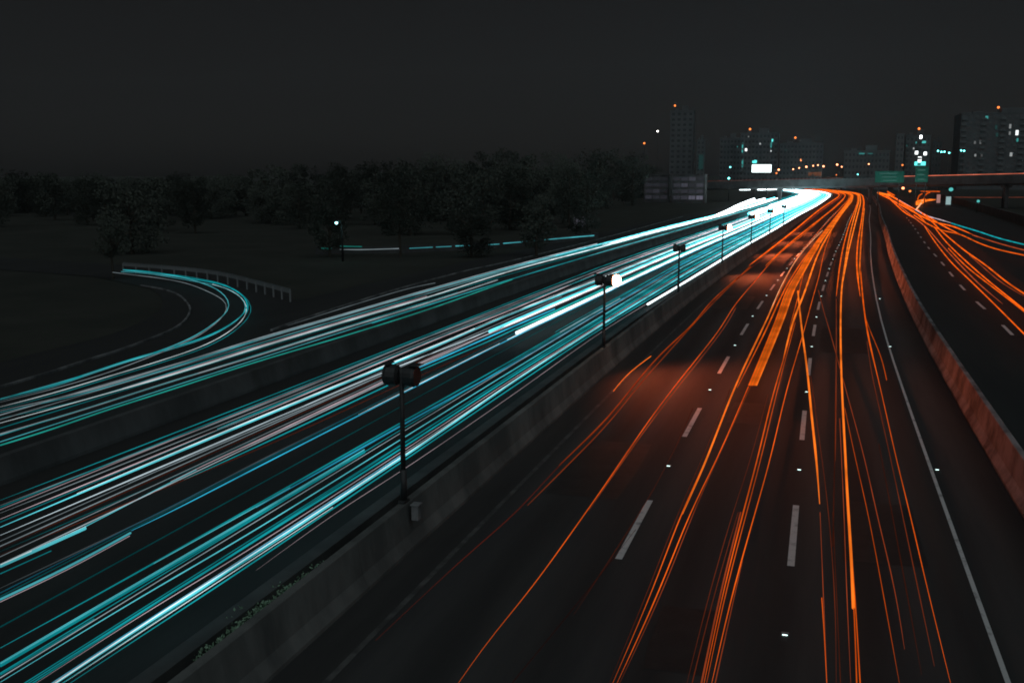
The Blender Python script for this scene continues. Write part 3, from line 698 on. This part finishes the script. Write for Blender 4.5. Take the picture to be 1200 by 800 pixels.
# ------------------------------------------------------------------ lamps far away
def lamp_post(xp, yp, Y, col, label, r=None, s=20, grp='far street lamps', cname='warm', power=0):
    p = at(xp, yp, Y); zt = max(p.z, 2.5); root = empty('street_lamp', (p.x, Y, 0)); tag(root, label, 'street lamp', grp)
    r = (r or Y*.0011)*.78
    bm = bmesh.new(); tube(bm, [(0, .0, 0), (0, 0, zt-.4), (0, -.3, zt+.15), (0, -.9, zt+.25)], [.12, .08, .06, .05], 8); fin(bm, 'pole', M['dark_metal'], root, True)
    bm = bmesh.new(); box(bm, (0, -1.1, zt+r*1.15), (max(.3, r*1.2), .7, .16), bev=.04); fin(bm, 'lamp_housing', M['dark_metal'], root)
    bm = bmesh.new(); bmesh.ops.create_uvsphere(bm, u_segments=12, v_segments=8, radius=r)
    for v in bm.verts: v.co.z = v.co.z*.9+zt; v.co.y = v.co.y*.6-1.1
    fin(bm, 'lamp_glass', emis('lamp_'+cname, col, s), root, True)
    if power:
        li = bpy.data.lights.new('lamp_light', 'POINT'); li.color = col; li.energy = power; li.shadow_soft_size = .3
        lo = bpy.data.objects.new('lamp_light', li); COL.objects.link(lo); lo.parent = root; lo.location = (0, -1.2, zt-r-.2)
WARM = (1, .30, .13); TEAL = (.15, .9, .85); PURE = (1, .95, .9); ORG = (1, .22, .04)
row = [(929.6,198.4),(936.6,197),(945,195.6),(953,194.4),(958.5,193.6),(965,195),(981,193),(986.4,195.6),(1018,192.4)]
for i, (a, b) in enumerate(row):
    lamp_post(a, b, 560, WARM, '%s lamp from the left in the far row of warm lamps above the bridge' % ['First', 'Second', 'Third', 'Fourth', 'Fifth', 'Sixth', 'Seventh', 'Eighth', 'Ninth'][i], s=7, r=.62 if i in (2, 5, 6) else .45)
lamp_post(1057.4, 193.6, 540, ORG, 'single orange lamp left of the tower with the teal sign', cname='orange', s=2)
lamp_post(912.6, 199, 520, WARM, 'warm lamp just right of the glowing white billboard')
lamp_post(910, 203, 515, ORG, 'dull orange lamp low beside the white billboard', cname='orange', s=2)
lamp_post(980, 205, 500, ORG, 'small orange lamp on the bridge line left of centre', cname='orange', s=2, r=.35)
lamp_post(1005, 204.5, 500, TEAL, 'small teal lamp over the bridge parapet', cname='teal', s=8, r=.35)
lamp_post(856, 196, 520, TEAL, 'teal lamp left of the white billboard', cname='teal', s=8, r=.45)
lamp_post(854.5, 209, 330, TEAL, 'tilted teal lamp at the left end of the bridge', cname='teal', s=8, r=.4)
for i, (a, b) in enumerate([(1099,177),(1103,178.2),(1106.5,178),(1112,179.4),(1126,176.5),(1129.5,177)]):
    lamp_post(a, b, 600, TEAL, '%s of the high teal lamps between the two right-hand towers' % ['First', 'Second', 'Third', 'Fourth', 'Fifth', 'Sixth'][i], cname='teal', s=8, r=.55, grp='teal lamps between the towers')
lamp_post(1021, 217, 312, PURE, 'bright white-teal lamp standing at the pier between the two roads', cname='tealwhite', s=16, r=.75)
lamp_post(1058, 220.5, 420, WARM, 'warm lamp under the bridge right of the pier', r=.7, s=4, cname='dimwarm')
lamp_post(1066, 225.5, 380, ORG, 'small orange lamp by the far junction', cname='orange', r=.5)
lamp_post(1114, 222, 330, TEAL, 'dim teal lamp right of the junction', cname='dimteal', s=.6, r=.8)
lamp_post(1145.5, 237, 240, TEAL, 'small teal lamp on the dark verge at the right', cname='dimteal', s=.6, r=.4)
lamp_post(981.5, 219, 470, PURE, 'first small lamp under the bridge right of the glare', cname='white', s=6, r=.45)
lamp_post(1009, 218, 480, PURE, 'second small lamp under the bridge right of the glare', cname='white', s=6, r=.5)
lamp_post(1003, 218.6, 490, TEAL, 'third small lamp under the bridge, teal', cname='teal', s=8, r=.35)
lamp_post(771, 154, 640, PURE, 'lone white lamp high above the low lit offices', cname='white', s=6, r=.75)
lamp_post(400.5, 260.5, 86, (.35, .95, .95), 'short teal-white lamp glowing among the trees on the far left', r=.19, cname='park', s=6, power=22)

# far mast lights
def mast(xp, yp, Y, label, col=ORG, cn='red'):
    p = at(xp, yp, Y); root = empty('mast', (p.x, Y, 0)); tag(root, label, 'mast', 'far masts with warning lights')
    bm = bmesh.new(); tube(bm, [(0, 0, 0), (0, 0, p.z-.5)], [.5, .2], 8); fin(bm, 'pole', M['dark_metal'], root)
    bm = bmesh.new(); bmesh.ops.create_uvsphere(bm, u_segments=10, v_segments=8, radius=.62); bmesh.ops.translate(bm, verts=bm.verts, vec=(0, 0, p.z)); fin(bm, 'warning_light', emis('warning_'+cn, col, 2.2), root, True)
mast(755, 168, 620, 'mast with an orange warning light left of the tall tower')

# ------------------------------------------------------------------ far buildings
def building(x0, x1, yt, Y, label, m='facade', cols=6, rows=7, lit=(), warn=None, depth=None, roofs=True, balc=True, wincol=None, base_y=None):
    a = at(x0, yt, Y); b = at(x1, yt, Y); H = a.z; wd = b.x-a.x; dp = depth or wd*.7
    root = empty('apartment_building', ((a.x+b.x)/2, Y+dp/2, 0)); tag(root, label, 'building')
    bm = bmesh.new(); box(bm, (0, 0, H/2), (wd, dp, H)); box(bm, (0, 0, H+.35), (wd+.5, dp+.5, .7)); fin(bm, 'wall', M[m], root)
    if roofs:
        bm = bmesh.new(); box(bm, (wd*.1, 0, H+2.2), (wd*.25, dp*.3, 3.0)); fin(bm, 'roof_house', M[m], root)
        bm = bmesh.new(); box(bm, (-wd*.28, 0, H+1.4), (wd*.12, dp*.2, 1.4)); fin(bm, 'roof_house', M[m], root)
    cw = wd/cols; rh = (H-1)/rows; f = -dp/2
    wm = fm = None
    for i in range(cols):
        for j in range(rows):
            if wm is None:
                bm = bmesh.new(); box(bm, (0, 0, 0), (cw*.5, .12, rh*.45)); o = fin(bm, 'window', M['pane'], root); wm = o.data
                bm = bmesh.new()
                for q in (-1, 1): box(bm, (q*cw*.27, -.03, 0), (cw*.05, .16, rh*.52))
                box(bm, (0, -.03, -rh*.25), (cw*.49, .2, rh*.04)); fr = fin(bm, 'frame', M['facade_pale'], o); fm = fr.data
            else:
                o = link('window', wm, None, root)
                if cols*rows < 50: link('frame', fm, None, o)
            o.location = (-wd/2+cw*(i+.5), f-.065, 1+rh*(j+.5))
            if rnd.random() < 0.0: pass
    if balc:
        for i in range(0, cols, 3):
            bm0 = None
            for j in range(1, rows):
                if bm0 is None:
                    bm = bmesh.new(); sweep(bm, [(-cw*.43, -1.6, 0), (cw*.43, -1.6, 0)], [(-1.5, -.1), (-1.5, .1), (-.05, .1), (-.05, .95), (.05, .95), (.05, -.1)]); o = fin(bm, 'balcony', M['facade_pale'], root); bm0 = o.data
                else: o = link('balcony', bm0, None, root)
                o.location = (-wd/2+cw*(i+.5), f, 1+rh*j)
    for q in lit:
        xp, yp, wpx, hpx, col, s = q; p = at(xp, yp, Y-2.0)
        bm = bmesh.new(); box(bm, (p.x-root.location.x, f-.22, p.z), (wpx*Y/FPX, .14, hpx*Y/FPX), bev=.05)
        c = {'t': (.1, .75, .7), 'w': (.9, .95, .95), 'p': (.6, .5, .68), 'o': (1, .3, .1)}[col]
        lw = fin(bm, 'lit_window', emis('lit_window_%s_%g' % (col, s), c, s), root)
    if warn:
        p = at(warn[0], warn[1], Y+dp/2)
        bm = bmesh.new(); tube(bm, [(p.x-root.location.x, 0, H), (p.x-root.location.x, 0, p.z-.4)], .18, 6); an = fin(bm, 'antenna', M['dark_metal'], root)
        bm = bmesh.new(); bmesh.ops.create_uvsphere(bm, u_segments=10, v_segments=8, radius=.68); bmesh.ops.translate(bm, verts=bm.verts, vec=(p.x-root.location.x, 0, p.z)); fin(bm, 'warning_light', emis('warning_red', ORG, 2.2), an, True)
    return root
building(786, 813, 131, 700, 'tall slim dark tower left of centre with an orange warning light above', cols=4, rows=14, warn=(791, 124), balc=False)
building(817, 826, 165, 690, 'narrow teal-tinged block beside the tall slim tower', m='facade_pale', cols=2, rows=10, lit=[(821, 190, 5, 16, 't', .03)], balc=False)
building(844, 868, 163, 640, 'dark block of flats at the left of the far housing estate', cols=6, rows=9, lit=[(864, 172, .9, 1.4, 't', .5), (850, 175, .8, 1.2, 't', .1)])
building(868, 912, 157, 620, 'wide block of flats with teal stairwell lights behind the white billboard', cols=10, rows=10, warn=(879, 151.5),
         lit=[(869.8, 173, 1.4, 11, 't', .5), (869.8, 191, 1.6, 9, 't', .4), (874, 175.5, 1.8, 2.6, 'w', 4), (905, 164.5, 1.6, 3, 't', 1.5), (903.5, 170, 1.4, 6, 't', .3), (903.3, 177, 1.2, 1.6, 'w', .8), (890.5, 168.5, 1.2, 2, 'w', .5), (884, 189.5, 5, 3.5, 't', 1.5), (877, 160, .9, 1.5, 'w', .3)])
building(914, 965, 169, 660, 'long dim block behind the row of warm lamps', cols=12, rows=8, warn=(932, 161.5), lit=[(938.5, 187.5, 1.3, 2.4, 'o', 2.5), (921, 176, 1, 1.5, 't', .2), (955, 204, 14, 4, 'o', .12)])
building(990, 1043, 178, 600, 'low wide grey-teal block right of the row of warm lamps', m='facade_pale', cols=12, rows=6, lit=[(1010, 180, 6, 1.6, 't', .25), (1020, 180, 5, 1.2, 't', .15)])
building(1051, 1060, 158, 600, 'pale narrow wing at the left of the lit right-hand block', m='facade_pale', cols=2, rows=9, balc=False, roofs=False)
building(1062, 1091, 160, 610, 'block of flats with teal windows and two white lamps on its front', cols=6, rows=9, warn=(1077, 151),
         lit=[(1079.5, 154.5+6, 2.4, 3.6, 'w', 5), (1083, 166.5, 4, 2.4, 't', .7), (1074, 167, 1.2, 1.8, 't', .4), (1074.4, 179, 3, 3.4, 'w', 3), (1084.6, 180, 3, 3.4, 'w', 3), (1078, 187, 3.4, 6, 'w', 2.5), (1078.5, 191.7, 11, 4, 't', 2.0), (1063, 171, 1, 2, 't', .3), (1071, 174, 1.4, 2, 'w', .4)])
building(1093, 1104, 168, 640, 'small dim block right of the lit block', cols=3, rows=7, balc=False)
building(1127, 1235, 134, 620, 'large dark tower block at the right edge with scattered lit windows', cols=14, rows=13, warn=(1170, 126),
         lit=[(1192.5, 155.5, 2.6, 5, 'w', 1.6), (1184.5, 148, 2.0, 4.5, 'w', .25), (1184, 156, 1.8, 3.5, 'w', .18), (1193, 164, 1.8, 3.5, 't', .35), (1185.5, 181, 2.4, 4, 'w', .35), (1143, 167, 1.8, 3, 'w', .12), (1149.5, 166.5, 2, 3.5, 'w', .14), (1143.5, 182, 1.8, 2.6, 'w', .25), (1168, 149, 2, 4, 't', .05), (1169, 158, 2, 4, 't', .05), (1157, 134.5+3, 2.6, 3, 't', .4), (1151, 182, 1.8, 2.6, 'w', .06)])
# low offices with dim mauve windows beside the left-hand road
def office(x0, x1, Y, label, lit):
    a = at(x0, 208, Y); b = at(x1, 208, Y); wd = b.x-a.x; H = a.z+.6
    root = empty('office_building', ((a.x+b.x)/2, Y+6, 0)); tag(root, label, 'building', 'low offices left of the bridge')
    bm = bmesh.new(); box(bm, (0, -3, H/2), (wd+.6, 6, H)); box(bm, (0, -3.05, H+.15), (wd+.9, 6.5, .3)); fin(bm, 'wall', M['concrete_dark'], root)
    nx = 4 if wd > 8 else 3; nz = 4
    for i in range(nx):
        for j in range(nz):
            s = lit[j][i % len(lit[j])]
            bm = bmesh.new(); box(bm, (0, 0, 0), (wd/nx*.84, .08, (H-.8)/nz*.62)); o = fin(bm, 'window', emis('office_light_%g' % s, (.62, .6, .82), s), root)
            o.location = (-wd/2+wd/nx*(i+.5), -6.05, .7+(H-.8)/nz*(j+.5))
            bm = bmesh.new(); box(bm, (0, -.05, 0), (.07, .06, (H-.8)/nz*.62)); fin(bm, 'mullion', M['dark_metal'], o)
office(756, 783, 300, 'low office with very dim windows left of the bridge', [[.03, .02, .02], [.02, .03, .01], [.02, .02, .015], [.015, .01, .01]])
office(789, 825, 296, 'low office with brighter mauve windows next to the bridge end', [[.03, .04, .12, .16], [.02, .03, .03, .04], [.03, .06, .02, .05], [.02, .03, .05, .02]])

# ------------------------------------------------------------------ bridge
A = at(812, 213.5, 330); B_ = at(1330, 201.5, 262)
def bridge_pt(t): return A.lerp(B_, t)

root = empty('bridge', (A.x, A.y, 0)); tag(root, 'dark road bridge crossing over both roads below the city lights', 'bridge')
bm = bmesh.new(); path = [tuple(bridge_pt(t/12)-Vector((A.x, A.y, 0))) for t in range(13)]
sweep(bm, path, [(-4, -1.0), (-4, -.7), (-2, -1.0), (4, -1.0), (4.0, -2.1), (3.2, -2.6), (-3.2, -2.6), (-4, -2.1)]); fin(bm, 'deck', M['concrete_dark'], root)
for s in (-4.0, 3.7):
    bm = bmesh.new(); sweep(bm, path, [(s, -.995), (s, 0), (s+.3, 0), (s+.3, -.995)]); fin(bm, 'parapet', M['concrete_dark'], root)
for xp in (915, 1021, 1180):
    # find the deck point under this photo column
    best = min(range(401), key=lambda k: abs(proj_x(bridge_pt(k/400))-xp))
    q = bridge_pt(best/400)-Vector((A.x, A.y, 0))
    bm = bmesh.new(); box(bm, (q.x, q.y, (q.z-2.6)/2), (.9, 4.4, q.z-2.6+.02), bev=.1); box(bm, (q.x, q.y, q.z-2.85), (1.6, 6.4, .45), bev=.05); fin(bm, 'pier', M['concrete_dark'], root)
bm = bmesh.new()
tube(bm, [bridge_pt(t)+Vector((0, 0, .25)) for t in (.50, .6, .7, .8, .9, 1.0)], .10, 6)
tag(fin(bm, 'light_trail', streak_mat('bridge', (1, .22, .12), .8, .8, 60, 260)), 'thin orange-pink streak running level along the top of the bridge at the right', 'light trail')
bm = bmesh.new(); tube(bm, [bridge_pt(t)+Vector((0, 0, .2)) for t in (.02, .12, .22, .32, .42)], .06, 6)
tag(fin(bm, 'light_trail', streak_mat('bridge_dim', (1, .25, .18), .12, .12, 60, 260)), 'very faint reddish streak along the left half of the bridge top', 'light trail')
bm = bmesh.new(); tube(bm, [un(x, y, .9) for x, y in ((1114, 231), (1150, 231.5), (1230, 231))], .10, 6)
tag(fin(bm, 'light_trail', streak_mat('verge_dim', (1, .2, .1), .15, .15, 60, 260)), 'faint reddish streak running right from the teal cabinet', 'light trail')

# glowing billboard
p0 = at(881, 202, 430); p1 = at(904, 193, 430); cx = (p0.x+p1.x)/2; wd = p1.x-p0.x; hh = p1.z-p0.z
root = empty('billboard', (cx, 430, 0)); tag(root, 'glowing white billboard above the bridge in front of the housing blocks', 'billboard')
bm = bmesh.new(); box(bm, (0, 0, p0.z+hh/2), (wd+.4, .4, hh+.4), bev=.05); fin(bm, 'frame', M['dark_metal'], root)
bm = bmesh.new(); box(bm, (0, -.26, p0.z+hh/2), (wd, .1, hh), bev=.03); fin(bm, 'panel', emis('billboard_light', (.85, 1, .98), 3.0), root)
for s in (-1, 1):
    bm = bmesh.new(); tube(bm, [(s*wd*.3, .1, 0), (s*wd*.3, .1, p0.z-.2)], .2, 8); fin(bm, 'leg', M['dark_metal'], root)
# signs
def panel_sign(x0, x1, y0, y1, Y, m, label, rows=3, postY=None):
    a = at(x0, y1, Y); b = at(x1, y0, Y); wd = b.x-a.x; h = b.z-a.z
    root = empty('road_sign', ((a.x+b.x)/2, Y, 0)); tag(root, label, 'road sign')
    bm = bmesh.new(); box(bm, (0, 0, a.z+h/2), (wd, .12, h), bev=.03); fin(bm, 'panel', M[m], root)
    for k in range(rows):
        bm = bmesh.new(); wl = rnd.uniform(.45, .75); box(bm, (wd*rnd.uniform(-.08, .08), -.075, a.z+h*(k+.6)/(rows+.3)), (wd*wl, .02, h*.09)); fin(bm, 'lettering', emis('sign_lettering', (.15, .6, .5), .15), root)
    for s in (-1, 1):
        bm = bmesh.new(); tube(bm, [(s*wd*.35, .15, 0), (s*wd*.35, .15, a.z+h*.9)], .12, 8); fin(bm, 'post', M['dark_metal'], root)
    return root, a.z, h, wd
r1, az, h, wd = panel_sign(1025, 1060, 200.5, 214, 255, 'sign_green', 'wide dim green direction sign over the road right of centre')
r2, *_ = panel_sign(1072, 1088.5, 195.5, 213.5, 255, 'sign_green', 'narrower dim green direction sign below the teal-lit building')
for xp, s_ in ((1042, 1), (1080, 1)):
    q = at(xp, 216, 250); li = bpy.data.lights.new('sign_light', 'AREA'); li.energy = 22; li.size = 6; li.size_y = .4; li.shape = 'RECTANGLE'; li.color = (.6, 1, .9)
    lo = bpy.data.objects.new('sign_light', li); COL.objects.link(lo); lo.location = (q.x, 252.0, q.z-.3); lo.rotation_euler = (R_(125), 0, 0)
    lo.parent = r1 if xp == 1042 else r2; lo.location = (0, -3.0, q.z-.6)
# pale board on the far left road edge
a = at(672, 270, 150); b = at(687.5, 254, 150); wd = b.x-a.x; h = b.z-a.z
root = empty('notice_board', ((a.x+b.x)/2, 150, 0)); tag(root, 'pale mauve two-panel board above the end of the broken teal streak', 'board')
for s in (-1, 1):
    bm = bmesh.new(); box(bm, (s*wd*.25, 0, a.z+h/2), (wd*.48, .1, h), bev=.02); fin(bm, 'panel', M['sign_pale'], root)
bm = bmesh.new(); tube(bm, [(0, .12, 0), (0, .12, a.z+h)], .09, 8); fin(bm, 'post', M['dark_metal'], root)
li = bpy.data.lights.new('board_light', 'AREA'); li.energy = 6; li.size = 1.5; li.color = (.85, .8, 1)
lo = bpy.data.objects.new('board_light', li); COL.objects.link(lo); lo.parent = root; lo.location = (0, -2.2, b.z+.8); lo.rotation_euler = (R_(50), 0, 0)
# two cabinets by the junction
for xa, xb, ya, yb, Y, mm, lab in ((1097, 1102.5, 227, 235, 300, emis('cabinet_pink', (1, .5, .45), .35), 'small pinkish lit cabinet at the end of the orange loop'), (1107.5, 1115, 229.5, 239.5, 285, emis('cabinet_teal', (.6, .9, .92), .45), 'pale teal lit cabinet right of the orange loop')):
    a = at(xa, yb, Y); b = at(xb, ya, Y); wd = b.x-a.x; h = b.z
    root = empty('lit_cabinet', ((a.x+b.x)/2, Y, 0)); tag(root, lab, 'cabinet')
    bm = bmesh.new(); box(bm, (0, 0, h/2), (wd, .8, h), bev=.05); fin(bm, 'cabinet', M['concrete'], root)
    bm = bmesh.new(); box(bm, (0, -.43, h*.55), (wd*.86, .05, h*.75), bev=.02); fin(bm, 'lit_panel', mm, root)
    bm = bmesh.new(); box(bm, (0, 0, h+.06), (wd+.15, .95, .12), bev=.02); fin(bm, 'lid', M['dark_metal'], root)

# ------------------------------------------------------------------ night haze
bm = bmesh.new(); bmesh.ops.create_cube(bm, size=1.0)
for v in bm.verts: v.co = Vector((v.co.x*1500, 350+v.co.y*1000, 49+v.co.z*102))
hz = fin(bm, 'haze', None); hm = bpy.data.materials.new('haze'); hm.use_nodes = True; nt = hm.node_tree
for n in list(nt.nodes): nt.nodes.remove(n)
out = nt.nodes.new('ShaderNodeOutputMaterial'); pv = nt.nodes.new('ShaderNodeVolumePrincipled')
pv.inputs['Color'].default_value = (.85, .92, 1, 1); pv.inputs['Density'].default_value = .00007; pv.inputs['Anisotropy'].default_value = .0
nt.links.new(pv.outputs[0], out.inputs['Volume']); hz.data.materials.append(hm); tag(hz, kind='stuff')
